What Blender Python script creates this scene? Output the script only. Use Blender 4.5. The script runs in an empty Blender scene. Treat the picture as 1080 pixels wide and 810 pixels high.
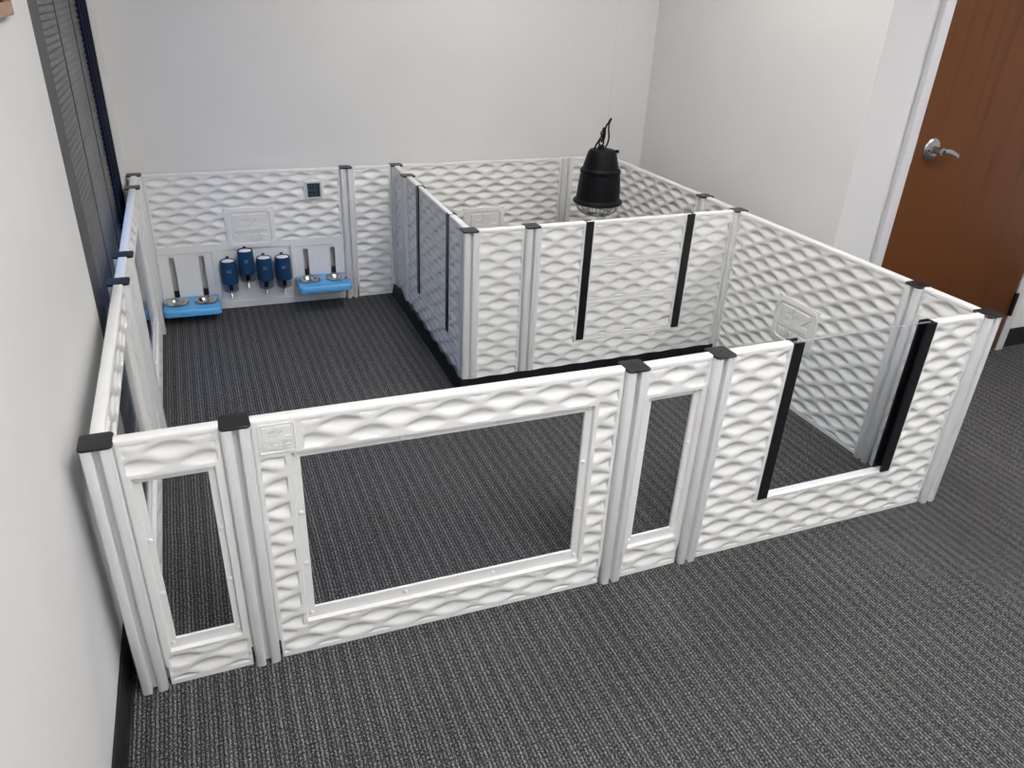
import bpy, bmesh, math, random
import numpy as np
from mathutils import Vector, Matrix
random.seed(4)
D = bpy.data
C = bpy.context.scene.collection
PI = math.pi

# ------------------------------------------------------------------ helpers
def link(o, parent=None):
    C.objects.link(o)
    if parent is not None: o.parent = parent
    return o

def smooth(me, angle=35):
    me.polygons.foreach_set('use_smooth', [True]*len(me.polygons))
    try: me.set_sharp_from_angle(angle=math.radians(angle))
    except Exception: pass

def obj(name, bm, m, parent=None, angle=35, loc=None):
    me = D.meshes.new(name)
    bmesh.ops.recalc_face_normals(bm, faces=bm.faces)
    bm.to_mesh(me); bm.free()
    smooth(me, angle)
    me.materials.append(m)
    o = D.objects.new(name, me)
    if loc is not None: o.location = loc
    return link(o, parent)

def meshobj(name, me, m, parent=None, loc=None):
    if m is not None and not me.materials: me.materials.append(m)
    o = D.objects.new(name, me)
    if loc is not None: o.location = loc
    return link(o, parent)

def thing(name, label, cat, loc=(0,0,0), rotz=0, group=None):
    o = D.objects.new(name, None); C.objects.link(o)
    o.empty_display_size = .05
    o.location = loc; o.rotation_euler = (0,0,rotz)
    return tag(o, label, cat, group)

def tag(o, label, cat, group=None):
    o['label'] = label; o['category'] = cat
    if group: o['group'] = group
    return o

def struct(name, bm, m, parent=None, angle=35):
    o = obj(name, bm, m, parent, angle)
    if parent is None: o['kind'] = 'structure'
    return o

def add_box(bm, x0, x1, y0, y1, z0, z1, bev=0, seg=2, f=None):
    vs = [bm.verts.new((x,y,z)) for z in (z0,z1) for y in (y0,y1) for x in (x0,x1)]
    q = [(0,1,3,2),(4,6,7,5),(0,4,5,1),(2,3,7,6),(0,2,6,4),(1,5,7,3)]
    fs = [bm.faces.new([vs[i] for i in t]) for t in q]
    if bev:
        es = list({e for fc in fs for e in fc.edges})
        r = bmesh.ops.bevel(bm, geom=es, offset=bev, segments=seg, profile=.5, affect='EDGES')
        vs = list({v for fc in r['faces'] for v in fc.verts} | {v for v in vs if v.is_valid})
    if f:
        for v in vs:
            if v.is_valid: v.co = f(v.co)
    return vs

def box(x0, x1, y0, y1, z0, z1, bev=0, seg=2):
    bm = bmesh.new(); add_box(bm, x0, x1, y0, y1, z0, z1, bev, seg); return bm

def add_lathe(bm, prof, n=40, cx=0, cy=0, cap0=False, cap1=False):
    rings = []
    for r, z in prof:
        rings.append([bm.verts.new((cx+r*math.cos(2*PI*i/n), cy+r*math.sin(2*PI*i/n), z)) for i in range(n)])
    for a, b in zip(rings, rings[1:]):
        for i in range(n):
            bm.faces.new((a[i], a[(i+1)%n], b[(i+1)%n], b[i]))
    if cap0: bm.faces.new(rings[0][::-1])
    if cap1: bm.faces.new(rings[-1])

def lathe(prof, n=40, cx=0, cy=0, cap0=False, cap1=False):
    bm = bmesh.new(); add_lathe(bm, prof, n, cx, cy, cap0, cap1); return bm

def spline(pts, sub=6):
    P = [Vector(p) for p in pts]
    if len(P) < 3: return P
    out = []
    for i in range(len(P)-1):
        p0 = P[max(i-1,0)]; p1 = P[i]; p2 = P[i+1]; p3 = P[min(i+2,len(P)-1)]
        for k in range(sub):
            t = k/sub
            out.append(.5*((2*p1)+(-p0+p2)*t+(2*p0-5*p1+4*p2-p3)*t*t+(-p0+3*p1-3*p2+p3)*t**3))
    out.append(P[-1]); return out

def add_tube(bm, pts, r, n=8, closed=False):
    P = [Vector(p) for p in pts]
    rings = []
    up = None
    for i, p in enumerate(P):
        if closed: d = P[(i+1)%len(P)]-P[i-1]
        else: d = P[min(i+1,len(P)-1)]-P[max(i-1,0)]
        d.normalize()
        if up is None:
            up = Vector((0,0,1)) if abs(d.z) < .9 else Vector((1,0,0))
        s = d.cross(up).normalized(); up = s.cross(d).normalized()
        rings.append([bm.verts.new(p+r*(math.cos(2*PI*k/n)*s+math.sin(2*PI*k/n)*up)) for k in range(n)])
    m = len(rings)
    for i in range(m if closed else m-1):
        a, b = rings[i], rings[(i+1)%m]
        for k in range(n):
            bm.faces.new((a[k], a[(k+1)%n], b[(k+1)%n], b[k]))
    if not closed:
        bm.faces.new(rings[0][::-1]); bm.faces.new(rings[-1])

def tube(pts, r, n=8, closed=False):
    bm = bmesh.new(); add_tube(bm, pts, r, n, closed); return bm

def rrect(hx, hy, r, n=5):
    out = []
    for cx, cy, a0 in ((hx-r,hy-r,0),(-hx+r,hy-r,PI/2),(-hx+r,-hy+r,PI),(hx-r,-hy+r,1.5*PI)):
        for k in range(n+1):
            a = a0+PI/2*k/n
            out.append((cx+r*math.cos(a), cy+r*math.sin(a)))
    return out

def add_layers(bm, layers, cap0=True, cap1=True):
    """layers: list of lists of 3-D points with equal length, lofted and capped"""
    R = [[bm.verts.new(p) for p in L] for L in layers]
    n = len(R[0])
    for a, b in zip(R, R[1:]):
        for i in range(n): bm.faces.new((a[i], a[(i+1)%n], b[(i+1)%n], b[i]))
    if cap0: bm.faces.new(R[0][::-1])
    if cap1: bm.faces.new(R[-1])

def add_poly_prism(bm, pts, f0, f1):
    """pts 2-D polygon; f0/f1 map (u,v) to 3-D for the two faces"""
    a = [bm.verts.new(f0(u,v)) for u,v in pts]; b = [bm.verts.new(f1(u,v)) for u,v in pts]
    n = len(pts)
    for i in range(n): bm.faces.new((a[i], a[(i+1)%n], b[(i+1)%n], b[i]))
    bm.faces.new(a[::-1]); bm.faces.new(b)

def text_mesh(body, size, depth, bold=0.0):
    cu = D.curves.new('txt', 'FONT'); cu.body = body; cu.size = size
    cu.extrude = depth/2; cu.offset = bold; cu.align_x = 'CENTER'; cu.align_y = 'CENTER'
    cu.resolution_u = 3
    o = D.objects.new('txt', cu); C.objects.link(o)
    me = D.meshes.new_from_object(o.evaluated_get(bpy.context.evaluated_depsgraph_get()))
    D.objects.remove(o); D.curves.remove(cu)
    me.transform(Matrix.Rotation(PI/2, 4, 'X'))       # stands upright, reads from -y
    me.name = 'lettering'
    return me

# ------------------------------------------------------------------ materials
def mat(name, col, rough=.5, metal=0, spec=.5, **kw):
    m = D.materials.new(name); m.use_nodes = True
    b = m.node_tree.nodes['Principled BSDF']
    b.inputs['Base Color'].default_value = (*col, 1)
    b.inputs['Roughness'].default_value = rough
    b.inputs['Metallic'].default_value = metal
    b.inputs['Specular IOR Level'].default_value = spec
    for k, v in kw.items(): b.inputs[k.replace('_',' ')].default_value = v
    return m

def nodes(m): return m.node_tree.nodes, m.node_tree.links, m.node_tree.nodes['Principled BSDF']

def mottled(name, c0, c1, scale, rough=.5, bump=0, spec=.5, stretch=(1,1,1), detail=4, bdist=.002):
    m = mat(name, c0, rough, spec=spec); N, L, b = nodes(m)
    tc = N.new('ShaderNodeTexCoord'); mp = N.new('ShaderNodeMapping'); mp.inputs['Scale'].default_value = stretch
    L.new(tc.outputs['Object'], mp.inputs['Vector'])
    n = N.new('ShaderNodeTexNoise'); n.inputs['Scale'].default_value = scale; n.inputs['Detail'].default_value = detail
    L.new(mp.outputs[0], n.inputs['Vector'])
    r = N.new('ShaderNodeValToRGB'); r.color_ramp.elements[0].position = .3; r.color_ramp.elements[1].position = .7
    r.color_ramp.elements[0].color = (*c0,1); r.color_ramp.elements[1].color = (*c1,1)
    L.new(n.outputs['Fac'], r.inputs[0]); L.new(r.outputs[0], b.inputs['Base Color'])
    if bump:
        bp = N.new('ShaderNodeBump'); bp.inputs['Strength'].default_value = bump; bp.inputs['Distance'].default_value = bdist
        L.new(n.outputs['Fac'], bp.inputs['Height']); L.new(bp.outputs[0], b.inputs['Normal'])
    return m

M_wall = mottled('wall_paint', (.705,.705,.705), (.735,.732,.728), 3, .75, .06, .25)
M_ceil = mottled('ceiling_tile', (.78,.78,.77), (.84,.84,.83), 60, .9, .1, .2)
M_white = mottled('white_polyethylene', (.775,.775,.762), (.805,.805,.792), 9, .42, 0, .4)
M_post = mottled('post_plastic', (.76,.765,.775), (.80,.805,.81), 9, .33, 0, .45)
M_cap = mottled('black_cap_plastic', (.008,.008,.010), (.013,.013,.015), 80, .34, .05, .4)
M_track = mottled('black_track', (.006,.006,.008), (.012,.012,.014), 40, .35, 0, .4)
M_liner = mottled('black_vinyl', (.004,.004,.006), (.008,.008,.011), 12, .55, .1, .25)
M_base = mottled('black_vinyl_base', (.010,.010,.012), (.016,.016,.018), 12, .5, 0, .4)
M_tray = mottled('sky_blue_plastic', (.10,.42,.80), (.115,.45,.84), 10, .3, 0, .5)
M_steel = mat('stainless_steel', (.62,.61,.60), .16, 1)
M_chrome = mat('brushed_chrome', (.55,.55,.56), .25, 1)
M_hinge = mat('dark_hinge_metal', (.10,.09,.085), .35, 1)
M_navy = mottled('navy_sleeve', (.004,.038,.11), (.005,.045,.13), 120, .6, .15, .4)
M_bwhite = mat('bottle_white', (.85,.85,.86), .4)
M_mark = mat('pale_print', (.13,.27,.36), .6)
M_lampblk = mottled('lamp_black_plastic', (.004,.004,.0055), (.007,.007,.009), 30, .45, .05, .12)
M_bulb = mat('frosted_bulb', (.9,.88,.86), .15, Coat_Weight=.5)
M_wire = mat('guard_wire', (.35,.35,.36), .3, 1)
M_nylon = mat('clear_nylon', (.75,.75,.75), .3, Alpha=.2)
M_winframe = mottled('bronze_frame', (.050,.050,.053), (.060,.060,.062), 20, .5, 0, .4)
M_mull = mottled('navy_mullion', (.006,.008,.020), (.008,.010,.026), 20, .8, 0, .04)
M_slat = mottled('grey_slat', (.13,.127,.127), (.155,.15,.15), 40, .45, 0, .5)
M_cord = mat('ladder_cord', (.03,.03,.03), .8)
M_screen = mottled('lcd_screen', (.016,.034,.042), (.030,.060,.066), 160, .15, 0, .6)
M_seg = mat('lcd_segment', (.06,.13,.14), .3)
M_silver = mat('silver_bezel', (.62,.62,.64), .35)
M_trim = mottled('frame_paint', (.68,.68,.70), (.71,.71,.73), 6, .5, 0, .35)
def emitter(name, col, k):
    m = mat(name, (1,1,1), .6); b = m.node_tree.nodes['Principled BSDF']
    b.inputs['Emission Color'].default_value = (*col,1); b.inputs['Emission Strength'].default_value = k
    return m
M_emit = emitter('cool_light_diffuser', (1.0,.985,.985), 20.0)
M_emitw = emitter('warm_light_diffuser', (1.0,.955,.90), 25.0)
M_darkpic = mottled('dark_red_wood', (.05,.018,.016), (.10,.04,.035), 8, .6, 0, .3, (1,1,.2))
M_picwood = mottled('tan_wood', (.36,.22,.14), (.50,.32,.22), 14, .6, .1, .3, (.3,1,3))
M_picpanel = mottled('olive_brown_panel', (.22,.15,.09), (.36,.27,.18), 30, .7, 0, .3, (1,4,.3))

def make_acrylic(name, tint=(.97,.985,1)):
    m = D.materials.new(name); m.use_nodes = True; N = m.node_tree.nodes; L = m.node_tree.links
    for n in list(N): N.remove(n)
    out = N.new('ShaderNodeOutputMaterial'); mx = N.new('ShaderNodeMixShader'); lw = N.new('ShaderNodeLayerWeight'); lw.inputs['Blend'].default_value = .5
    pw = N.new('ShaderNodeMath'); pw.operation = 'POWER'; pw.inputs[1].default_value = 5; L.new(lw.outputs['Facing'], pw.inputs[0])
    fr = N.new('ShaderNodeMath'); fr.operation = 'MULTIPLY_ADD'; fr.inputs[1].default_value = .72; fr.inputs[2].default_value = .014; L.new(pw.outputs[0], fr.inputs[0])
    tr = N.new('ShaderNodeBsdfTransparent'); tr.inputs['Color'].default_value = (*tint,1)
    gl = N.new('ShaderNodeBsdfGlossy'); gl.inputs['Roughness'].default_value = .02
    L.new(fr.outputs[0], mx.inputs[0]); L.new(tr.outputs[0], mx.inputs[1]); L.new(gl.outputs[0], mx.inputs[2])
    L.new(mx.outputs[0], out.inputs[0]); return m
M_acr = make_acrylic('clear_acrylic')
M_acr_edge = mat('acrylic_edge', (.45,.44,.52), .25)
M_clear = make_acrylic('clear_bottle_plastic', (.66,.69,.76))
M_pane = make_acrylic('window_pane', (.9,.95,1))

# carpet: ribbed loop pile running front to back
def carpet():
    m = mat('ribbed_carpet', (.06,.06,.06), .95, spec=.12); N, L, b = nodes(m)
    tc = N.new('ShaderNodeTexCoord'); sp = N.new('ShaderNodeSeparateXYZ'); L.new(tc.outputs['Object'], sp.inputs[0])
    def math_(op, a, c=None, d=None):
        n = N.new('ShaderNodeMath'); n.operation = op
        for i, v in enumerate((a, c, d)):
            if v is None: continue
            if hasattr(v, 'links') or hasattr(v, 'is_linked'): L.new(v, n.inputs[i])
            else: n.inputs[i].default_value = v
        return n.outputs[0]
    x, y = sp.outputs[0], sp.outputs[1]
    wob = N.new('ShaderNodeTexNoise'); wob.noise_dimensions = '2D'; wob.inputs['Scale'].default_value = 9
    L.new(tc.outputs['Object'], wob.inputs['Vector'])
    xw = math_('ADD', x, math_('MULTIPLY', wob.outputs['Fac'], .004))
    per = .0098
    ribu = math_('FRACT', math_('DIVIDE', xw, per))
    rib = math_('SINE', math_('MULTIPLY', ribu, PI))                 # 0 at the groove, 1 on the rib
    ribs = math_('POWER', rib, .6)
    idx = math_('FLOOR', math_('DIVIDE', xw, per))
    wn = N.new('ShaderNodeTexWhiteNoise'); wn.noise_dimensions = '1D'; L.new(idx, wn.inputs['W'])
    third = math_('COSINE', math_('MULTIPLY', idx, PI/2))          # every third rib is the pale wide one
    # loops along each rib
    cm = N.new('ShaderNodeCombineXYZ')
    L.new(math_('MULTIPLY', x, 290), cm.inputs[0]); L.new(math_('MULTIPLY', y, 170), cm.inputs[1])
    n1 = N.new('ShaderNodeTexNoise'); n1.inputs['Scale'].default_value = 1; n1.inputs['Detail'].default_value = 2
    L.new(cm.outputs[0], n1.inputs['Vector'])
    cm2 = N.new('ShaderNodeCombineXYZ')
    L.new(math_('MULTIPLY', x, 40), cm2.inputs[0]); L.new(math_('MULTIPLY', y, 2.2), cm2.inputs[1])
    n2 = N.new('ShaderNodeTexNoise'); n2.inputs['Scale'].default_value = 1; n2.inputs['Detail'].default_value = 2
    L.new(cm2.outputs[0], n2.inputs['Vector'])
    v = math_('ADD', math_('MULTIPLY', third, .095), math_('MULTIPLY', wn.outputs['Value'], .05))
    v = math_('ADD', v, math_('MULTIPLY', math_('SUBTRACT', n2.outputs['Fac'], .5), .14))
    v = math_('ADD', v, math_('MULTIPLY', math_('SUBTRACT', n1.outputs['Fac'], .5), 2.7))
    v = math_('MULTIPLY', math_('ADD', v, .47), ribs)
    r = N.new('ShaderNodeValToRGB'); e = r.color_ramp.elements
    e[0].position = .05; e[0].color = (.015,.015,.016,1); e[1].position = .95; e[1].color = (.30,.297,.29,1)
    k = e.new(.38); k.color = (.062,.062,.064,1)
    L.new(v, r.inputs[0]); L.new(r.outputs[0], b.inputs['Base Color'])
    bp = N.new('ShaderNodeBump'); bp.inputs['Strength'].default_value = .7; bp.inputs['Distance'].default_value = .003
    L.new(math_('ADD', math_('MULTIPLY', rib, .8), math_('MULTIPLY', n1.outputs['Fac'], .7)), bp.inputs['Height'])
    L.new(bp.outputs[0], b.inputs['Normal'])
    return m
M_carpet = carpet()

def door_wood():
    m = mat('cherry_veneer', (.15,.05,.018), .38, spec=.32); N, L, b = nodes(m)
    tc = N.new('ShaderNodeTexCoord'); mp = N.new('ShaderNodeMapping'); mp.inputs['Scale'].default_value = (9,9,.55)
    L.new(tc.outputs['Object'], mp.inputs[0])
    n = N.new('ShaderNodeTexNoise'); n.inputs['Scale'].default_value = 2.2; n.inputs['Detail'].default_value = 7; n.inputs['Distortion'].default_value = .6
    L.new(mp.outputs[0], n.inputs['Vector'])
    r = N.new('ShaderNodeValToRGB'); e = r.color_ramp.elements
    e[0].position = .25; e[0].color = (.078,.0245,.007,1); e[1].position = .42; e[1].color = (.135,.046,.014,1)
    L.new(n.outputs['Fac'], r.inputs[0]); L.new(r.outputs[0], b.inputs['Base Color'])
    return m
M_door = door_wood()

# ------------------------------------------------------------------ wave-relief panels
LX, DZ, ZT, AM = .1335, .03535, .6925, .285
T = .030
def sstep(x): x = np.clip(x,0,1); return x*x*(3-2*x)

def panel_mesh(w, h=.712, zoff=0.0, reliefs=(), flats=(), openings=(), recesses=(), depth=.0115, notch=True, thick=T, m=10):
    """Moulded sheet with the wave relief in the rectangles `reliefs` (minus `flats`), through `openings`, shallow `recesses` (x0,x1,z0,z1,d)."""
    hw = w/2; e = .0011
    bx = {-hw, hw}; bz = {0.0, h}
    rects = list(reliefs)+list(flats)+[r[:4] for r in recesses]
    for x0,x1,z0,z1 in rects:
        bx |= {x0-e,x0+e,x1-e,x1+e}; bz |= {z0-e,z0+e,z1-e,z1+e}
    ops = list(openings)
    if notch:
        ops += [(-hw-1,-hw+.0065,-1,.060),(hw-.0065,hw+1,-1,.060)]
    for x0,x1,z0,z1 in ops:
        bx |= {x0,x1}; bz |= {z0,z1}
    for k in (.0015,.005): bx |= {-hw+k,hw-k}
    bz |= {.003, h-.0015, h-.005}
    hard_z = sorted({z for r in rects for z in r[2:]} | {z for o in ops for z in o[2:]} | {0,h})
    def grid(br, lo, hi, base):
        v = sorted({round(b,5) for b in br if lo-1e-9 <= b <= hi+1e-9})
        base = [b for b in base if lo < b < hi and min(abs(b-q) for q in v) > .0016]
        v = sorted(v+base); out = [v[0]]
        for q in v[1:]:
            if q-out[-1] > .0004: out.append(q)
        out[-1] = hi
        return np.array(out)
    nxs = max(int(round(w/(LX/18))), 4)
    xs = grid(bx, -hw, hw, list(np.linspace(-hw, hw, nxs+1)))
    zs = grid(bz, 0, h, [ZT-zoff-DZ*i/m for i in range(-m*2, m*24)])
    X, Z = np.meshgrid(xs, zs)
    # bend grid rows onto the wave crests
    r = (ZT-(Z+zoff))/DZ
    fade = np.ones_like(Z)
    for hz in hard_z: fade *= sstep((np.abs(Z-hz)-.003)/.010)
    inrel = np.zeros_like(Z)
    c = np.cos(2*PI*X/LX)
    for x0,x1,z0,z1 in reliefs:
        inrel = np.maximum(inrel, ((X > x0-.02)&(X < x1+.02)&(Z > z0)&(Z < z1)).astype(float))
    tri = 1-2*np.abs(np.mod(r+1, 2)-1)                 # +1 at odd, -1 at even crests
    tri = -tri
    rp = r - AM*tri*c*fade*inrel
    Z2 = np.where(inrel > 0, ZT-zoff-rp*DZ, Z)
    r2 = (ZT-(Z2+zoff))/DZ
    Dp = np.zeros_like(Z); BH = .0203/DZ               # BH: half height of a lens-shaped dish, in rows
    for k in range(-1, 22):
        cc = .5*(1+(c if k % 2 == 0 else -c))          # 1 at the middle of a dish, 0 at its tips
        cc = np.maximum((cc-.05)/.95, 0)
        e_ = BH*np.maximum(cc, 1e-4)**.9
        v = (r2-(k+.5))/e_
        u = np.clip((v+1)/2, 0, 1); q = .34          # u runs from the upper lip to the lower lip
        pr = np.where(u < q, u/q*(2-u/q), 1-((u-q)/(1-q))**2)
        Dp = np.maximum(Dp, depth*cc**.8*pr)
    mask = np.zeros_like(Z)
    for x0,x1,z0,z1 in reliefs:
        mask = np.maximum(mask, ((X > x0)&(X < x1)&(Z > z0)&(Z < z1)).astype(float))
    for x0,x1,z0,z1 in flats:
        mask *= 1-((X > x0)&(X < x1)&(Z > z0)&(Z < z1))
    Dp = Dp*mask
    for x0,x1,z0,z1,d in recesses:
        Dp = np.where((X > x0)&(X < x1)&(Z > z0)&(Z < z1), np.maximum(Dp, d), Dp)
    edge = np.minimum(np.minimum(X+hw, hw-X), h-Z)
    Dp = Dp+.0035*np.clip(1-edge/.005,0,1)**2
    nz, nx = X.shape
    P = np.stack([X, -thick/2+Dp, Z2], -1).reshape(-1,3); Q = np.stack([X, thick/2-Dp, Z2], -1).reshape(-1,3)
    V = np.concatenate([P,Q]); n = nx*nz
    cx = (xs[:-1]+xs[1:])/2; cz = (zs[:-1]+zs[1:])/2
    CX, CZ = np.meshgrid(cx, cz)
    keep = np.ones(CX.shape, bool)
    for x0,x1,z0,z1 in ops: keep &= ~((CX > x0)&(CX < x1)&(CZ > z0)&(CZ < z1))
    J, I = np.nonzero(keep); a = J*nx+I
    F = [np.stack([a,a+1,a+1+nx,a+nx],1), np.stack([a+n,a+nx+n,a+1+nx+n,a+1+n],1)]
    kp = np.zeros((keep.shape[0]+2, keep.shape[1]+2), bool); kp[1:-1,1:-1] = keep
    H = kp[1:,1:-1] != kp[:-1,1:-1]                  # horizontal edges (row j of verts, cell column i)
    J, I = np.nonzero(H); v0 = J*nx+I; v1 = v0+1; below = kp[:-1,1:-1][J,I]
    F.append(np.where(below[:,None], np.stack([v1,v0,v0+n,v1+n],1)[:, ::-1]*0+np.stack([v0,v1,v1+n,v0+n],1), np.stack([v1,v0,v0+n,v1+n],1)))
    W = kp[1:-1,1:] != kp[1:-1,:-1]
    J, I = np.nonzero(W); v0 = J*nx+I; v1 = v0+nx; left = kp[1:-1,:-1][J,I]
    F.append(np.where(left[:,None], np.stack([v1,v0,v0+n,v1+n],1), np.stack([v0,v1,v1+n,v0+n],1)))
    F = np.concatenate(F)
    used = np.unique(F); remap = np.zeros(len(V), int); remap[used] = np.arange(len(used))
    V = V[used]; F = remap[F]
    me = D.meshes.new('panel_body')
    me.vertices.add(len(V)); me.vertices.foreach_set('co', V.astype(np.float32).ravel())
    me.loops.add(F.size); me.loops.foreach_set('vertex_index', F.astype(np.int32).ravel())
    me.polygons.add(len(F)); me.polygons.foreach_set('loop_start', np.arange(0,F.size,4,dtype=np.int32))
    me.update(calc_edges=True); me.validate()
    smooth(me, 50)
    return me

def logo(parent, cx, cz, w, h, y, plate=True):
    """moulded badge: rounded plate with a raised rim, block letters over a rule over a lower-case word"""
    rim = .09*w if plate else .035*w
    bm = bmesh.new()
    def L(hx, hz, r, d): return [(cx+a, y-d, cz+b) for a, b in rrect(hx, hz, r)]
    up = .0045 if plate else .0030
    R = .17*w if plate else .06*w
    if plate:
        add_layers(bm, [L(w/2,h/2,R,-.003), L(w/2,h/2,R,up-.001), L(w/2-.002,h/2-.002,R,up), L(w/2-rim,h/2-rim,R*.5,up), L(w/2-rim-.002,h/2-rim-.002,R*.45,up-.0042)])
        iw, ih = w-2*rim-.004, h-2*rim-.004; base = y-(up-.0042)
    else:
        add_layers(bm, [L(w/2,h/2,R,-.003), L(w/2,h/2,R,up-.001), L(w/2-.0008,h/2-.0008,R,up), L(w/2-rim,h/2-rim,R*.6,up), L(w/2-rim-.0008,h/2-rim-.0008,R*.55,.0004)])
        iw, ih = w-2*rim, h-2*rim; base = y-.0004
    pl = obj('logo_plate', bm, M_white, parent, 40)
    bm = bmesh.new(); em = .0070 if plate else .0038
    f0 = lambda u,v: (cx+(u-.5)*iw, base+.001, cz+(v-.5)*ih)
    f1 = lambda u,v: (cx+(u-.5)*iw, base-em, cz+(v-.5)*ih)
    Ep = [(.10,.93),(.42,.93),(.42,.79),(.25,.79),(.25,.725),(.42,.725),(.42,.62),(.25,.62),(.25,.555),(.42,.555),(.42,.42),(.10,.42)]
    Zp = [(.46,.93),(.91,.93),(.91,.80),(.70,.565),(.91,.565),(.91,.42),(.45,.42),(.45,.53),(.66,.775),(.46,.775)]
    add_poly_prism(bm, Ep, f0, f1); add_poly_prism(bm, Zp, f0, f1)
    add_poly_prism(bm, [(.08,.395),(.93,.395),(.93,.365),(.08,.365)], f0, f1)
    me = text_mesh('whelp', .36*ih, em, .012*ih)
    xsz = [v.co.x for v in me.vertices]; s = .80*iw/(max(xsz)-min(xsz))
    me.transform(Matrix.Scale(s, 4, Vector((1,0,0))))
    zz = [v.co.z for v in me.vertices]; mid = (max(zz)+min(zz))/2
    me.transform(Matrix.Translation((cx, base-em/2+.0002, cz-.5*ih+.19*ih-mid)))
    bm.from_mesh(me); D.meshes.remove(me)
    obj('lettering', bm, M_white, pl, 30)

# ------------------------------------------------------------------ posts (ground positions of the pen)
P = dict(
 F1=(-.001,.002), F2=(.271,.004), F3=(1.2615,-.008), F4=(1.532,-.003), F5=(2.540,0.0),
 R2=(2.541,.2695), R3=(2.543,1.277), R4=(2.546,1.5425), C=(2.548,2.520),
 L2=(-.002,.998), L3=(.0005,1.2765), L4=(-.001,2.276), L5=(-.002,2.538),
 B2=(1.005,2.519), B3=(1.275,2.521), B5=(2.279,2.522),
 I1=(1.2535,1.268), I2=(1.520,1.265), IL2=(1.2705,2.260))
S = .0305
def post_profile():
    quad = [(.0072,-.0088),(.0072,-S+.0022),(.0084,-S+.0006),(.0100,-S),(.0130,-S-.0004),(.0165,-S-.0006),(.0205,-S-.0002),(.0248,-S+.0012)]
    for k in range(1,4):
        a = -PI/2+PI/2*k/4
        quad.append((.0215+.0085*math.cos(a)+.0006, -.0215+.0085*math.sin(a)-.0006))
    mir = [(-b,-a) for a,b in quad[:8]][::-1]
    quad = quad+mir                                    # corner at +x -y, symmetric about the diagonal
    out = []
    for k in range(4):
        c, s = round(math.cos(k*PI/2)), round(math.sin(k*PI/2))
        out += [(c*a-s*b, s*a+c*b) for a,b in quad]
    return out
PP = post_profile()
def post_body_mesh(h):
    bm = bmesh.new()
    add_layers(bm, [[(a*.97,b*.97,0) for a,b in PP], [(a,b,.002) for a,b in PP], [(a,b,h) for a,b in PP]])
    bmesh.ops.recalc_face_normals(bm, faces=bm.faces)
    me = D.meshes.new('post_body'); bm.to_mesh(me); bm.free(); smooth(me, 32); me.materials.append(M_post); return me
def cap_mesh():
    bm = bmesh.new()
    L = lambda h, r, z: [(a,b,z) for a,b in rrect(h,h,r)]
    add_layers(bm, [L(.030,.009,0), L(.0328,.010,.0004), L(.0335,.010,.0016), L(.0335,.010,.0048), L(.0318,.009,.0066), L(.016,.004,.0074)])
    add_box(bm, -.004,.004,-.0012,.0012,.0070,.0082)
    bmesh.ops.recalc_face_normals(bm, faces=bm.faces)
    me = D.meshes.new('post_cap'); bm.to_mesh(me); bm.free(); smooth(me, 40); me.materials.append(M_cap); return me
PB, PB2, PC = post_body_mesh(.707), post_body_mesh(.712), cap_mesh()
plab = dict(
 F1='white ribbed corner post with black cap beside the left wall, nearest corner',
 F2='white ribbed post with navy-black cap between the narrow and the large front windows',
 F3='white ribbed post with black cap at the right edge of the large front window',
 F4='white ribbed post with black cap just left of the open-topped front doorway panel',
 F5='white ribbed corner post with black cap before the brown door, right end of pen',
 R2='white ribbed post with black cap against brown door, one narrow panel behind right corner',
 R3='white ribbed post with black cap joining the inner box front to the right pen wall',
 R4='white ribbed post with black cap on the right wall inside the inner box',
 C='capless white post in far right corner, behind the black heat lamp',
 L2='white post with bright blue-lit cap on left wall, the nearer of the close pair',
 L3='white post with blue-lit slotted cap on left wall, the farther of the close pair',
 L4='white post with dark cap on left wall, next to the far left corner',
 L5='white post with dark cap in the far left corner of the pen',
 B2='white ribbed post with black cap right of the raised blue feeding tray',
 B3='white post with black cap where the inner box meets the back pen wall',
 B5='capless white ribbed post on the back wall, left of the black heat lamp',
 I1='white ribbed post with black cap at the near left corner of the inner box',
 I2='white ribbed post with black cap on inner box front, left of the stacked-board doorway',
 IL2='white post with black cap at far end of the grey shaded inner side wall')
for k,(x,y) in P.items():
    t = thing('fence_post', plab[k], 'post', (x,y,0), 0, 'posts of the whelping pen')
    capless = k in ('C','B5')
    meshobj('post_body', PB2 if capless else PB, None, t)
    if not capless: meshobj('post_cap', PC, None, t, (0,0,.7062))

# ------------------------------------------------------------------ panels
def place(a, b, name, label, group):
    A, B = Vector(P[a]), Vector(P[b]); d = B-A
    t = thing(name, label, 'panel', ((A.x+B.x)/2,(A.y+B.y)/2,0), math.atan2(d.y,d.x), group)
    return t, d.length-2*S-.0012

RZ0, RZ1 = .014, .698
def fin(t, me, nm='panel_body'): return meshobj(nm, me, M_white, t)

def screws(t, pts, y):
    bm = bmesh.new()
    prof = [(.0001,.0042),(.0035,.0040),(.0058,.0026),(.0068,.0)]
    n = 14; rings = []
    for r, d in prof: rings.append([bm.verts.new((r*math.cos(2*PI*i/n), -d, r*math.sin(2*PI*i/n))) for i in range(n)])
    for a, b in zip(rings, rings[1:]):
        for i in range(n): bm.faces.new((a[i], a[(i+1)%n], b[(i+1)%n], b[i]))
    first = None
    for x, z in pts:
        if first is None: first = obj('screw', bm, M_white, t, 50, (x,y,z))
        else:
            c = first.copy(); C.objects.link(c); c.parent = t; c.location = (x,y,z)

def sheet(t, x0, x1, z0, z1, name='window_sheet', edge=False):
    s = obj(name, box(x0,x1,-.0016,.0016,z0,z1), M_acr, t)
    if edge: obj('polished_edge', box(x0,x1,-.0016,.0016,z1+.0001,z1+.0012), M_acr_edge, s)
    return s

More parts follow.
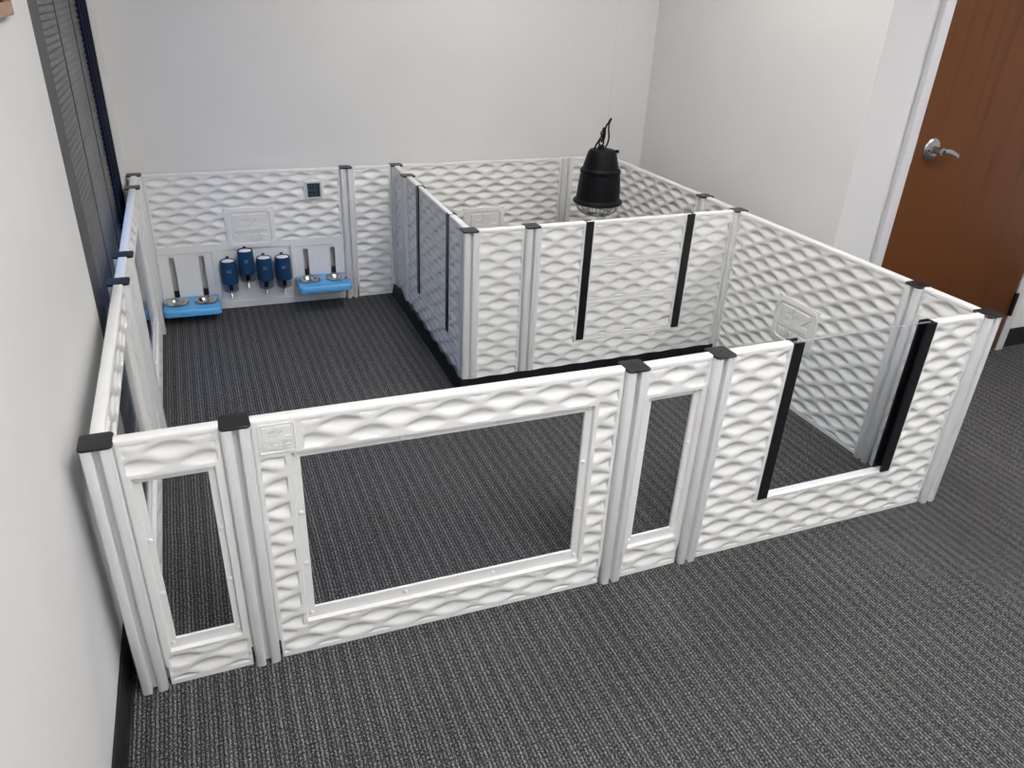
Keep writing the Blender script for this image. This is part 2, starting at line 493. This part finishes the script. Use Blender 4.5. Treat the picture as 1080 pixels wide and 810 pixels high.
def plain(a, b, label, with_logo=False):
    t, w = place(a, b, 'wave_panel', label, 'solid wave panels')
    hx = w/2-.0125
    fl = [(-.1225,.1225,.253,.457)] if with_logo else []
    fin(t, panel_mesh(w, reliefs=[(-hx,hx,RZ0,RZ1)], flats=fl))
    if with_logo: logo(t, 0, .355, .243, .202, -T/2)
    return t

def windowed_narrow(a, b, label):
    t, w = place(a, b, 'window_panel', label, 'panels with clear windows')
    hx = w/2-.0125
    op = (-.068,.068,.137,.597)
    fin(t, panel_mesh(w, reliefs=[(-hx,hx,.625,RZ1),(-hx,hx,RZ0,.099)], openings=[op], recesses=[(-.084,.084,.108,.6135,.0115)]))
    sheet(t, -.074,.074,.131,.603)
    y = -T/2+.0115
    screws(t, [(sx*.0755, z) for sx in (-1,1) for z in (.604,.44,.285,.126)], y)
    return t

def windowed_wide(a, b, label):
    t, w = place(a, b, 'window_panel', label, 'panels with clear windows')
    hx = w/2-.0125
    op = (-.364,.364,.137,.597)
    fin(t, panel_mesh(w, reliefs=[(-.352,hx,.625,RZ1),(-hx,hx,RZ0,.094),(-hx,-.398,RZ0,.612),(.398,hx,RZ0,RZ1)],
        openings=[op], recesses=[(-.385,.385,.103,.6165,.0115)]))
    sheet(t, -.370,.370,.131,.603)
    y = -T/2+.0115
    pts = [(sx*.374, z) for sx in (-1,1) for z in (.606,.44,.285,.120)]+[(x,z) for x in (-.125,.125) for z in (.6065,.120)]
    screws(t, pts, y)
    logo(t, -.410, .662, .082, .076, -T/2, plate=False)
    return t

def channel_bm(s):
    """black U-shaped track whose mouth faces the doorway (s = -1 left, +1 right)"""
    o, i, y1, y0 = .2685, .2325, T/2+.0035, .0125
    pr = [(o,-y1),(i,-y1),(i,-y0),(o-.007,-y0),(o-.007,y0),(i,y0),(i,y1),(o,y1)]
    bm = bmesh.new()
    pr = [(s*a,b) for a,b in pr]
    z0, z1 = .1775, .7125
    r = lambda k: [(a,b,k) for a,b in pr]
    R = [[bm.verts.new(p) for p in r(z0)], [bm.verts.new(p) for p in r(z1)]]
    n = 8
    for k in range(n): bm.faces.new((R[0][k],R[0][(k+1)%n],R[1][(k+1)%n],R[1][k]))
    for Q in R:
        bm.faces.new((Q[0],Q[1],Q[2],Q[3])); bm.faces.new((Q[4],Q[5],Q[6],Q[7])); bm.faces.new((Q[0],Q[3],Q[4],Q[7]))
    return bm

def doorway(a, b, label, boards=False):
    t, w = place(a, b, 'doorway_panel', label, 'panels with a doorway')
    hx = w/2-.0125
    op = (-.262,.262,.178,2)
    # the tracks clip over the cut edge, so thin the edge below them
    rc = [(-.2684,-.2615,.176,.72,.0) , (.2615,.2684,.176,.72,.0)]
    fin(t, panel_mesh(w, reliefs=[(-hx,-.279,RZ0,RZ1),(.279,hx,RZ0,RZ1),(-hx,hx,RZ0,.167)], openings=[op], recesses=rc))
    for s in (-1,1): obj('slide_track', channel_bm(s), M_track, t)
    if boards:
        for k in range(3):
            z0 = .179+k*.1775
            bw = .516
            me = panel_mesh(bw, h=.1772, zoff=z0, reliefs=[(-.220,.220,.013,.1625)], notch=False, thick=.0235, depth=.0098)
            meshobj('door_board', me, M_white, t, (0,0,z0))
    else:
        sheet(t, -.259,.259,.1785,.709, 'clear_door_sheet', True)
    return t

windowed_narrow('F1','F2','narrow white panel with tall clear window, front left beside the left wall')
windowed_wide('F2','F3','big white front panel with large clear window and small moulded badge at upper left')
windowed_narrow('F3','F4','narrow white panel with tall clear window, right of the large front window')
doorway('F4','F5','white wave panel with clear-sheet doorway and black tracks at front right')
plain('R2','F5','narrow white wave panel at right end, in front of the brown door')
plain('R3','R2','full white wave panel with moulded badge on right side, behind the front doorway', True)
plain('R4','R3','narrow white wave panel on right wall just inside the inner box')
plain('C','R4','full white wave panel on right wall of inner box, behind and right of heat lamp')
plain('B2','B3','narrow white wave panel on back wall between feeding panel and inner box')
plain('B3','B5','full white wave panel with moulded badge on back wall of the inner box', True)
plain('B5','C','narrow white wave panel in far right corner behind the heat lamp')
windowed_wide('F1','L2','white windowed panel along the left wall, nearest the front corner')
windowed_narrow('L2','L3','narrow white window panel on left wall between the two blue-lit post caps')
windowed_wide('L3','L4','white windowed panel along the left wall, under the window blind near far corner')
plain('L4','L5','narrow white wave panel on left wall in the far left corner')
plain('B3','IL2','narrow grey-shaded wave panel at far end of the inner box side wall')
doorway('IL2','I1','grey-shaded inner side panel with thin black tracks holding stacked boards', True)
plain('I1','I2','narrow bright wave panel at near left corner of the inner box front')
doorway('I2','R3','inner box front panel with two broad black tracks and three stacked boards', True)

# feeding panel: waves above, smooth mounting bays below
t, w = place('L5','B2','feeding_wall','white back panel with moulded badge, bottle bay and four slots for blue trays','panels of the back wall')
hx = w/2-.0125
xo = t.location.x
slots_x = [.099, .2415, .7675, .9095]
slot_l = [(x-xo-.0135, x-xo+.0135, .045, .293) for x in slots_x]
TX = .834-xo
fin(t, panel_mesh(w, reliefs=[(-hx,hx,.352,RZ1)], flats=[(-.1225,.1225,.323,.532),(TX-.050,TX+.050,.552,.656)], openings=slot_l,
    recesses=[(.045-xo,.295-xo,.030,.312,.004),(.712-xo,.962-xo,.030,.312,.004),(.322-xo,.690-xo,.035,.318,.009)]))
logo(t, 0, .428, .243, .206, -T/2)
t.name = 'feeding_wall'
feed = t
def on_feed(x, y_off, z):
    """point in front of the feeding panel face, in world space"""
    v = Matrix.Rotation(feed.rotation_euler.z, 3, 'Z') @ Vector((x-xo, -T/2-y_off, 0))
    return (feed.location.x+v.x, feed.location.y+v.y, z)
FR = feed.rotation_euler.z

# thermometer display set in the feeding panel
t = thing('digital_thermometer', 'small square silver-framed digital display with dark screen set in back panel', 'thermometer', on_feed(.834,0,.558), FR)
bm = bmesh.new()
L = lambda hx_, hz_, r, d: [(a, -d, .046+b) for a, b in rrect(hx_, hz_, r)]
add_layers(bm, [L(.043,.046,.006,.0002), L(.043,.046,.006,.009), L(.041,.044,.005,.010), L(.0335,.0365,.003,.010), L(.032,.035,.003,.0065)])
obj('bezel', bm, M_silver, t)
scr = obj('screen', box(-.0318,.0318,-.0078,-.0067,.0115,.0805), M_screen, t)
bm = bmesh.new()
for row, z0 in enumerate((.063,.040,.017)):
    for k in range(3+(row==1)):
        x0 = -.026+k*(.0155 if row != 1 else .0125)
        for (a,b,c,d) in ((0,.008,.011,.0122),(0,.008,0,.0012),(0,.0013,0,.0122),(.0067,.008,0,.0122))[: 4 if k != 1 else 3]:
            add_box(bm, x0+a, x0+b, -.0081,-.0079, z0+c, z0+d)
obj('display_digits', bm, M_seg, scr)

# ------------------------------------------------------------------ feeding trays, bowls, bottles
BY = .062
def tray(x, z, label, low=-.006):
    t = thing('feeding_tray', label, 'feeding tray', on_feed(x,0,z-.034), FR, 'blue feeding trays')
    bm = bmesh.new()
    n = 5
    def L(ins, zz): return [(a, -.1045-.0005+b, zz) for a, b in rrect(.137-ins, .1035-ins, .022-ins*.5, n)]
    add_layers(bm, [L(.006,0), L(.001,.002), L(0,.006), L(0,.028), L(.003,.0325), L(.008,.034), L(.018,.034), L(.022,.0315)])
    for cx in (-.0712,.0712):      # low collars round the bowls
        pr = [(.0635,.0312),(.0635,.0345),(.0615,.0358),(.0592,.0350),(.0588,.0312)]
        pass
    body = obj('tray_body', bm, M_tray, t, 40)
    cut = bmesh.new()
    for cx in (-.0712,.0712): add_lathe(cut, [(.0578,-.01),(.0578,.06)], 40, cx, -.090, True, True)
    co_ = obj('cutter', cut, M_tray, t)
    md = body.modifiers.new('holes','BOOLEAN'); md.object = co_; md.operation = 'DIFFERENCE'; md.solver = 'EXACT'
    me = D.meshes.new_from_object(body.evaluated_get(bpy.context.evaluated_depsgraph_get()))
    body.modifiers.clear(); me.name = 'tray_body'; body.data = me; smooth(me, 40)
    D.objects.remove(co_)
    for cx in (-.0712,.0712):
        b = bmesh.new()
        add_box(b, cx-.0115, cx+.0115, .0002, .0145, low, .062, .001)
        obj('slot_bracket', b, M_track, t)
    cb = bmesh.new()
    for cx in (-.0712,.0712): add_lathe(cb, pr+pr[:1], 40, cx, -.090)
    obj('bowl_collar', cb, M_tray, t, 40)
    o = obj('moulded_badge', box(-.012,.012,-.024,-.016,.0318,.0328,.0004,1), M_tray, t)
    return t
def bowl(x, z, label):
    t = thing('steel_bowl', label, 'bowl', on_feed(x,.0905,z-.0022), FR, 'stainless steel bowls')
    pr = [(.0001,-.022),(.030,-.022),(.038,-.0195),(.0455,-.008),(.0555,.0025),(.0585,.0048),(.0612,.0052),(.0615,.0040),(.0600,.0034),(.0570,.0020),(.047,-.0095),(.0395,-.021),(.031,-.0236),(.0001,-.0236)]
    pr = [(r, zz+.0042) for r, zz in pr]
    obj('bowl_body', lathe(pr, 48), M_steel, t, 40)
    return t
tray(.1705, .087, 'bright blue two-bowl tray low on back panel, at left near the floor')
tray(.8385, .153, 'bright blue two-bowl tray mounted higher on back panel, right of the bottles', -.052)
bowl(.0993, .087, 'steel bowl in the left low blue tray, its left bowl')
bowl(.2417, .087, 'steel bowl in the left low blue tray, its right bowl')
bowl(.7673, .153, 'steel bowl in the right raised blue tray, its left bowl')
bowl(.9097, .153, 'steel bowl in the right raised blue tray, its right bowl')

def bottle(x, z, label):
    """z = height of the nozzle tip"""
    t = thing('water_bottle', label, 'water bottle', on_feed(x,.0445,z), FR, 'blue water bottles')
    b0 = .034
    obj('clear_bottle', lathe([(.0001,b0+.001),(.020,b0),(.034,b0+.003),(.0385,b0+.009),(.0385,b0+.046)], 36), M_clear, t, 40)
    obj('water_cap', lathe([(.0001,b0+.003),(.009,b0+.003),(.0095,b0+.008),(.0095,b0+.038),(.007,b0+.040),(.0001,b0+.040)], 28), M_hinge, t)
    obj('sleeve', lathe([(.0392,b0+.046),(.0405,b0+.0475),(.0408,b0+.055),(.0400,b0+.12),(.0385,b0+.164),(.0362,b0+.1665),(.0345,b0+.1635),(.0345,b0+.13)], 40), M_navy, t, 40)
    obj('bottle_base', lathe([(.0343,b0+.150),(.0343,b0+.158),(.030,b0+.1640),(.018,b0+.1665),(.0001,b0+.1668)], 36), M_bwhite, t, 50)
    nz = bmesh.new()
    add_tube(nz, [(0,0,b0+.006),(0,-.006,b0-.006),(0,-.018,.002)], .0056, 12)
    obj('steel_nozzle', nz, M_steel, t, 40)
    hk = bmesh.new(); add_box(hk, -.009,.009,.0405,.0520,b0+.085,b0+.145,.002); add_box(hk,-.008,.008,.031,.0438,b0+.168,b0+.176,.002)
    obj('hanging_clip', hk, M_cap, t)
    me = text_mesh('EZ', .018, .0006, .0004)
    me.transform(Matrix.Translation((0,-.0408,b0+.118)))
    meshobj('printed_mark', me, M_mark, t)
    return t
bottle(.368, .076, 'navy water bottle at the left end of the row, hanging low')
bottle(.458, .124, 'navy water bottle hung highest of the row, second from left')
bottle(.547, .080, 'navy water bottle third from left, right of the highest one')
bottle(.640, .078, 'navy water bottle at the right end, next to the raised blue tray')

# ------------------------------------------------------------------ black liner under the inner box, turned up outside its panels
bm = bmesh.new()
add_box(bm, 1.286, 2.508, 1.300, 2.488, .0005, .0035)
def skirt(p0, p1, nrm, wave):
    n = 90; a = Vector((*p0,0)); b = Vector((*p1,0)); nv = Vector((*nrm,0))
    th = .003; rows = []
    for i in range(n+1):
        q = a.lerp(b, i/n); s = (q-a).length
        top = .068+wave*math.cos(2*PI*s/LX)*.0075
        out = []
        for z, o in ((.0005,.011),(.03,.006),(top,.001)):
            out.append((q+nv*(o+th)+Vector((0,0,z)), q+nv*o+Vector((0,0,z))))
        rows.append([bm.verts.new(v) for v in (out[0][0],out[1][0],out[2][0],out[2][1],out[1][1],out[0][1])])
    for r0, r1 in zip(rows, rows[1:]):
        for k in range(6): bm.faces.new((r0[k],r0[(k+1)%6],r1[(k+1)%6],r1[k]))
    bm.faces.new(rows[0]); bm.faces.new(rows[-1][::-1])
fy = min(P['I1'][1],P['I2'][1])-S-.0015
lx = P['I1'][0]-S-.0015
skirt((lx-.012, fy), (P['R3'][0]-S-.004, P['R3'][1]-S-.0025), (0,-1), .2)
skirt((lx-.003, fy-.012), (P['B3'][0]-S-.004, P['B3'][1]-S-.004), (-1,0), 1)
tag(obj('floor_liner', bm, M_liner, None, 40), 'black vinyl floor liner turned up around the foot of the inner box', 'floor mat')

# ------------------------------------------------------------------ heat lamp
LXc, LYc = 2.080, 1.75
t = thing('heat_lamp', 'black bell-shaped heat lamp with wire guard hanging over the inner box', 'heat lamp', (LXc,LYc,.655))
hd = obj('lamp_housing', lathe([(.098,.0),(.117,.001),(.1195,.006),(.1180,.012),(.1055,.022),(.1035,.040),(.1005,.085),(.0960,.125),(.0930,.140),(.0965,.144),(.0965,.156),(.0915,.160),(.0855,.166),(.0755,.205),(.0665,.236),(.058,.247),(.030,.251),(.0001,.252)], 56), M_lampblk, t, 30)
b = bmesh.new()
add_lathe(b, [(.001,.060),(.03,.056),(.05,.038),(.054,.018),(.046,-.012),(.028,-.026),(.001,-.030)], 36)
obj('bulb', b, M_bulb, t, 60)
obj('reflector', lathe([(.0965,.002),(.090,.030),(.070,.070),(.035,.078)], 48), M_steel, t, 60)
g = bmesh.new()
def gp(u): # guard profile, u 0 top .. 1 bottom
    a = u*PI/2*.93
    return .1045*math.cos(a)**.8, -.002-.060*math.sin(a)
for i in range(18):
    a = 2*PI*i/18
    add_tube(g, [(gp(u/8)[0]*math.cos(a), gp(u/8)[0]*math.sin(a), gp(u/8)[1]) for u in range(9)], .0017, 6)
for u in (0.02,.33,.62,.86,1):
    r, z = gp(u); add_tube(g, [(r*math.cos(2*PI*k/40), r*math.sin(2*PI*k/40), z) for k in range(40)], .0019, 6, True)
obj('wire_guard', g, M_wire, t, 60)
b = bmesh.new(); add_box(b, -.020,.006,-.008,.008,.248,.268,.003); add_lathe(b, [(.014,.249),(.013,.262),(.0001,.262)], 20, -.012, 0)
add_tube(b, [(-.010+.012*math.cos(2*PI*k/20), 0, .279+.013*math.sin(2*PI*k/20)) for k in range(20)], .0042, 8, True)
obj('hanging_eye', b, M_lampblk, t)
w_ = lambda L_: [(x-LXc, y, z-.655) for x, y, z in L_]
b = bmesh.new()
add_tube(b, spline(w_([(2.036,.0,.900),(2.040,-.004,.922),(2.052,-.008,.945),(2.070,-.006,.972),(2.083,.0,.992),(2.091,.004,1.008),(2.095,.003,1.018)])), .0042, 8)
add_tube(b, spline(w_([(2.070,.0,.934),(2.078,.004,.955),(2.080,.004,.978),(2.072,.002,.985),(2.064,.0,.976),(2.068,-.003,.966)])), .0040, 8)
add_tube(b, spline(w_([(2.080,.002,.94),(2.086,.002,.965),(2.084,.0,.992),(2.077,-.002,1.000),(2.070,-.002,.990)])), .0045, 8)
obj('chain_hook', b, M_lampblk, t, 60)
b = bmesh.new()
add_tube(b, spline(w_([(2.096,.01,.900),(2.104,.012,.914),(2.114,.014,.936),(2.116,.015,.960),(2.111,.015,.985),(2.109,.014,1.010),(2.112,.012,1.026),(2.116,.01,1.036),(2.111,.006,1.038),(2.104,.004,1.028),(2.096,.003,1.016)])), .0040, 8)
obj('power_cord', b, M_lampblk, t, 60)
obj('switch_knob', lathe([(.010,.0),(.010,.012),(.0001,.013)], 16, 0, 0), M_lampblk, t, loc=(.063,-.028,.236))
b = tube(w_([(2.096,.003,1.016),(2.096,.003,2.690)]), .0004, 6)
obj('suspension_line', b, M_nylon, t)

# ------------------------------------------------------------------ room
CH = 2.70
WA, WB = -.066, .0112                         # the left wall is a touch out of square
def LW(co): return Vector((co.x+WA+WB*co.y, co.y, co.z))
YB = 2.575
wy0, wy1, wz0, wz1 = .838, 2.330, .10, 2.30
bm = bmesh.new()
for a in ((-.12,0,-4.5,wy0,0,CH),(-.12,0,wy1,YB+.10,0,CH),(-.12,0,wy0,wy1,0,wz0),(-.12,0,wy0,wy1,wz1,CH)):
    add_box(bm, *a, f=LW)
struct('wall_left', bm, M_wall)
struct('wall_back', box(-.20, 2.95, YB, YB+.12, 0, CH), M_wall)
RY = .897
def RW(co): return Vector((co.x+.025*(co.y-RY), co.y, co.z))
bm = bmesh.new(); add_box(bm, 2.760, 2.88, RY, YB+.02, 0, CH, f=RW); struct('wall_right', bm, M_wall)
DX0, DX1 = 3.040, 3.990                        # door opening
bm = bmesh.new()
add_box(bm, 2.88, DX0-.02, RY, RY+.12, 0, CH); add_box(bm, DX1+.02, 5.6, RY, RY+.12, 0, CH); add_box(bm, DX0-.02, DX1+.02, RY, RY+.12, 2.14, CH)
struct('wall_alcove', bm, M_wall)
struct('wall_far_right', box(5.6, 5.72, -4.5, RY+.12, 0, CH), M_wall)
struct('wall_front', box(-.25, 5.72, -4.62, -4.5, 0, CH), M_wall)
struct('floor', box(-.30, 5.72, -4.62, YB+.12, -.08, 0), M_carpet)
struct('ceiling', box(-.30, 5.72, -4.62, YB+.12, CH, CH+.08), M_ceil)
bm = bmesh.new(); add_box(bm, .0005,.0065,-4.5,YB-.001,0.0005,.101, f=LW)
add_box(bm, .0065,.013,-4.5,YB-.001,0.0005,.008, f=LW); struct('baseboard_left', bm, M_base)
struct('baseboard_back', box(-.02, 2.78, YB-.0065, YB-.0005, .0005, .101), M_base)
bm = bmesh.new(); add_box(bm, 2.7535,2.7595,RY+.001,YB-.008,.0005,.101, f=RW); struct('baseboard_right', bm, M_base)
bm = bmesh.new(); add_box(bm, 2.7605, DX0-.056, RY-.0065, RY-.0005, .0005, .101); add_box(bm, DX1+.056, 5.59, RY-.0065, RY-.0005, .0005, .101); struct('baseboard_alcove', bm, M_base)

# door with its steel frame
yf = RY-.027
bm = bmesh.new()
for x0, x1 in ((DX0-.050,DX0-.003),(DX1+.003,DX1+.050)): add_box(bm, x0, x1, yf, RY-.0005, 0.0005, 2.175, .002)
add_box(bm, DX0-.050, DX1+.050, yf, RY-.0005, 2.128, 2.176, .002)
for x0, x1 in ((DX0-.020,DX0-.003),(DX1+.003,DX1+.020)): add_box(bm, x0, x1, RY-.001, RY+.115, 0.0005, 2.14)
struct('trim_1', bm, M_trim)
dr = struct('door_1', box(DX0, DX1, yf+.004, yf+.048, .008, 2.122, .0015), M_door)
hx_, hz_ = 3.130, 1.030
hd = bmesh.new()
def rosette(bm, prof, n=36):
    R = []
    for r, d in prof: R.append([bm.verts.new((hx_+r*math.cos(2*PI*i/n), yf+.004-d, hz_+r*math.sin(2*PI*i/n))) for i in range(n)])
    for a, b in zip(R, R[1:]):
        for i in range(n): bm.faces.new((a[i], a[(i+1)%n], b[(i+1)%n], b[i]))
rosette(hd, [(.044,.0002),(.044,.006),(.040,.010),(.024,.013),(.016,.014),(.0145,.020),(.0145,.060),(.0001,.062)])
hn = obj('door_handle', hd, M_chrome, dr, 40)
lv = bmesh.new()
path = spline([(hx_-.004,yf-.052,hz_),(hx_+.035,yf-.056,hz_-.001),(hx_+.070,yf-.054,hz_-.012),(hx_+.104,yf-.046,hz_-.024)], 6)
lay = []
for i, p in enumerate(path):
    k = i/(len(path)-1); hh = .012-.002*k; tt = .009-.0035*k
    lay.append([(p.x, p.y+b, p.z+a) for a, b in rrect(hh, tt, tt*.8, 4)])
add_layers(lv, lay); obj('lever', lv, M_chrome, hn, 50)
obj('keyhole', lathe([(.0062,0),(.0062,.0015),(.0001,.0016)], 16), M_hinge, hn, loc=(hx_+.002,yf-.0625,hz_)).rotation_euler = (PI/2,0,0)
obj('latch_plate', box(DX0-.0022,DX0-.0005,yf+.001,yf+.020,hz_-.055,hz_+.055), M_chrome, dr)
for z in (.195,1.0,1.86):
    b = bmesh.new(); add_lathe(b, [(.0001,z),(.0075,z),(.0075,z+.118),(.0001,z+.118)], 14, DX1+.001, yf-.006)
    add_box(b, DX1-.012, DX1+.0145, yf-.0015, yf+.0035, z, z+.118)
    obj('hinge', b, M_hinge, dr)

# window and blind on the left wall
bm = bmesh.new()
add_box(bm, -.10,-.004,wy0,wy0+.185,wz0,wz1, f=LW)               # wide dark jamb at the near side
add_box(bm, -.10,-.010,wy0+.185,wy1-.22,wz0,wz0+.05, f=LW); add_box(bm, -.10,-.010,wy0+.185,wy1-.22,wz1-.05,wz1, f=LW)
win = struct('window_1', bm, M_winframe)
bm = bmesh.new(); add_box(bm, -.10,-.006,wy1-.22,wy1,wz0,wz1, f=LW); obj('dark_mullion', bm, M_mull, win)
bm = bmesh.new(); add_box(bm, -.085,-.080,wy0+.186,wy1-.221,wz0+.051,wz1-.051, f=LW); obj('window_glass', bm, M_pane, win)
t = thing('window_blind', 'dark grey horizontal blind covering the window on the left wall', 'blind', (0,0,0))
by0, by1 = wy0+.190, wy1-.226
bm = bmesh.new(); pitch = .0205; tilt = math.radians(66)
z = wz0+.07
while z < wz1-.10:
    R = []
    for k in range(5):                       # curved slat, outer edge high
        s = (k/4-.5)*.0255; bow = .0022*(1-(2*k/4-1)**2)
        dx = -s*math.cos(tilt)+bow*math.sin(tilt); dz = s*math.sin(tilt)+bow*math.cos(tilt)
        R.append([bm.verts.new(LW(Vector((-.026+dx,y,z+dz)))) for y in (by0,by1)])
    for a, b in zip(R, R[1:]): bm.faces.new((a[0],a[1],b[1],b[0]))
    z += pitch
me_s = obj('slats', bm, M_slat, t, 60)
sol = me_s.modifiers.new('thick','SOLIDIFY'); sol.thickness = .0006
for y in (by0+.006, 1.387, 1.784, by1-.010):
    b = bmesh.new(); add_tube(b, [LW(Vector((-.0105,y,wz0+.055))), LW(Vector((-.0105,y,wz1-.06)))], .0016, 6); obj('ladder_cord', b, M_cord, t)
bm = bmesh.new(); add_box(bm, -.045,-.010,by0,by1,wz1-.085,wz1-.052, f=LW); obj('head_rail', bm, M_winframe, t)
bm = bmesh.new(); add_box(bm, -.038,-.012,by0,by1,wz0+.053,wz0+.064, f=LW); obj('bottom_rail', bm, M_winframe, t)

# framed wooden picture at the upper left edge
t = thing('wooden_picture_frame', 'tan wooden frame corner hanging high on the left wall at the photo corner', 'picture frame', tuple(LW(Vector((0,.42,1.47)))))
ox, oy, oz = t.location
def PF(co): v = LW(co); return Vector((v.x-ox, v.y-oy, v.z-oz))
for a in ((.0005,.016,.10,.535,1.474,1.501),(.0005,.016,.10,.535,1.833,1.86),(.0005,.016,.10,.128,1.497,1.833),(.0005,.016,.507,.535,1.501,1.833)):
    bm = bmesh.new(); add_box(bm, *a, bev=.0015, f=None)
    for v in bm.verts: v.co = PF(v.co)
    obj('frame_rail', bm, M_picwood, t)
bm = bmesh.new()
add_box(bm, .002,.010,.128,.507,1.497,1.833)
for v in bm.verts: v.co = PF(v.co)
bk = obj('picture_panel', bm, M_picpanel, t)
for y in (.20,.31,.435):
    bm = bmesh.new(); add_box(bm, .010,.013,y,y+.035,1.498,1.832)
    for v in bm.verts: v.co = PF(v.co)
    obj('dark_slat', bm, M_darkpic, bk)

# ceiling lights; the one farthest in front is added as unseen fill
for x, y, hl, m_, lab in ((1.7,1.15,.30,M_emitw,'recessed square ceiling light over the pen'),(1.05,-1.3,.61,M_emit,'recessed long ceiling light in front of the pen'),
        (1.5,-3.3,.61,M_emit,'added long ceiling fill light farthest in front of the pen'),(3.7,-1.0,.61,M_emit,'recessed long ceiling light near the brown door')):
    t = thing('ceiling_light', lab, 'ceiling light', (x,y,CH), 0, 'ceiling lights')
    bm = bmesh.new(); k = hl-.03
    for a in ((-.31,.31,-hl,-k),(-.31,.31,k,hl),(-.31,-.28,-k,k),(.28,.31,-k,k)): add_box(bm, *a, -.02, -.0005)
    obj('light_frame', bm, M_trim, t)
    obj('diffuser', box(-.279,.279,-k+.001,k-.001,-.012,-.004), m_, t)

# ------------------------------------------------------------------ daylight outside the blind
wd = D.worlds.new('sky'); bpy.context.scene.world = wd; wd.use_nodes = True
N, L = wd.node_tree.nodes, wd.node_tree.links
bg = N['Background']; tc = N.new('ShaderNodeTexCoord'); sp = N.new('ShaderNodeSeparateXYZ'); r = N.new('ShaderNodeValToRGB')
L.new(tc.outputs['Generated'], sp.inputs[0]); L.new(sp.outputs['Z'], r.inputs[0])
e = r.color_ramp.elements; e[0].position = .12; e[0].color = (.02,.03,.06,1); e[1].position = .42; e[1].color = (.27,.44,.90,1)
L.new(r.outputs[0], bg.inputs['Color']); bg.inputs['Strength'].default_value = 4.2

# ------------------------------------------------------------------ camera
cam = D.cameras.new('camera'); co = D.objects.new('camera', cam); C.objects.link(co)
R = Matrix(((0.9345722241568654, -0.3541691118541377, 0.033749045067100934), (0.1401167751579381, 0.45360378490614234, 0.8801198189099949), (-0.3270199491679823, -0.8178067293237893, 0.4735505319592586))).transposed()
co.matrix_world = Matrix.Translation((0.26456434472633145, -1.5273257149077666, 1.5635665529220402)) @ R.to_4x4()
cam.sensor_width = 36; cam.lens = 36*804.093/1080
cam.shift_x = 19.70/1080; cam.shift_y = 12.60/1080
cam.clip_start = .02; cam.clip_end = 60
sc = bpy.context.scene; sc.camera = co
vs = sc.view_settings; vs.view_transform = 'Standard'; vs.look = 'None'; vs.exposure = 0.23; vs.gamma = 1; vs.use_curve_mapping = False
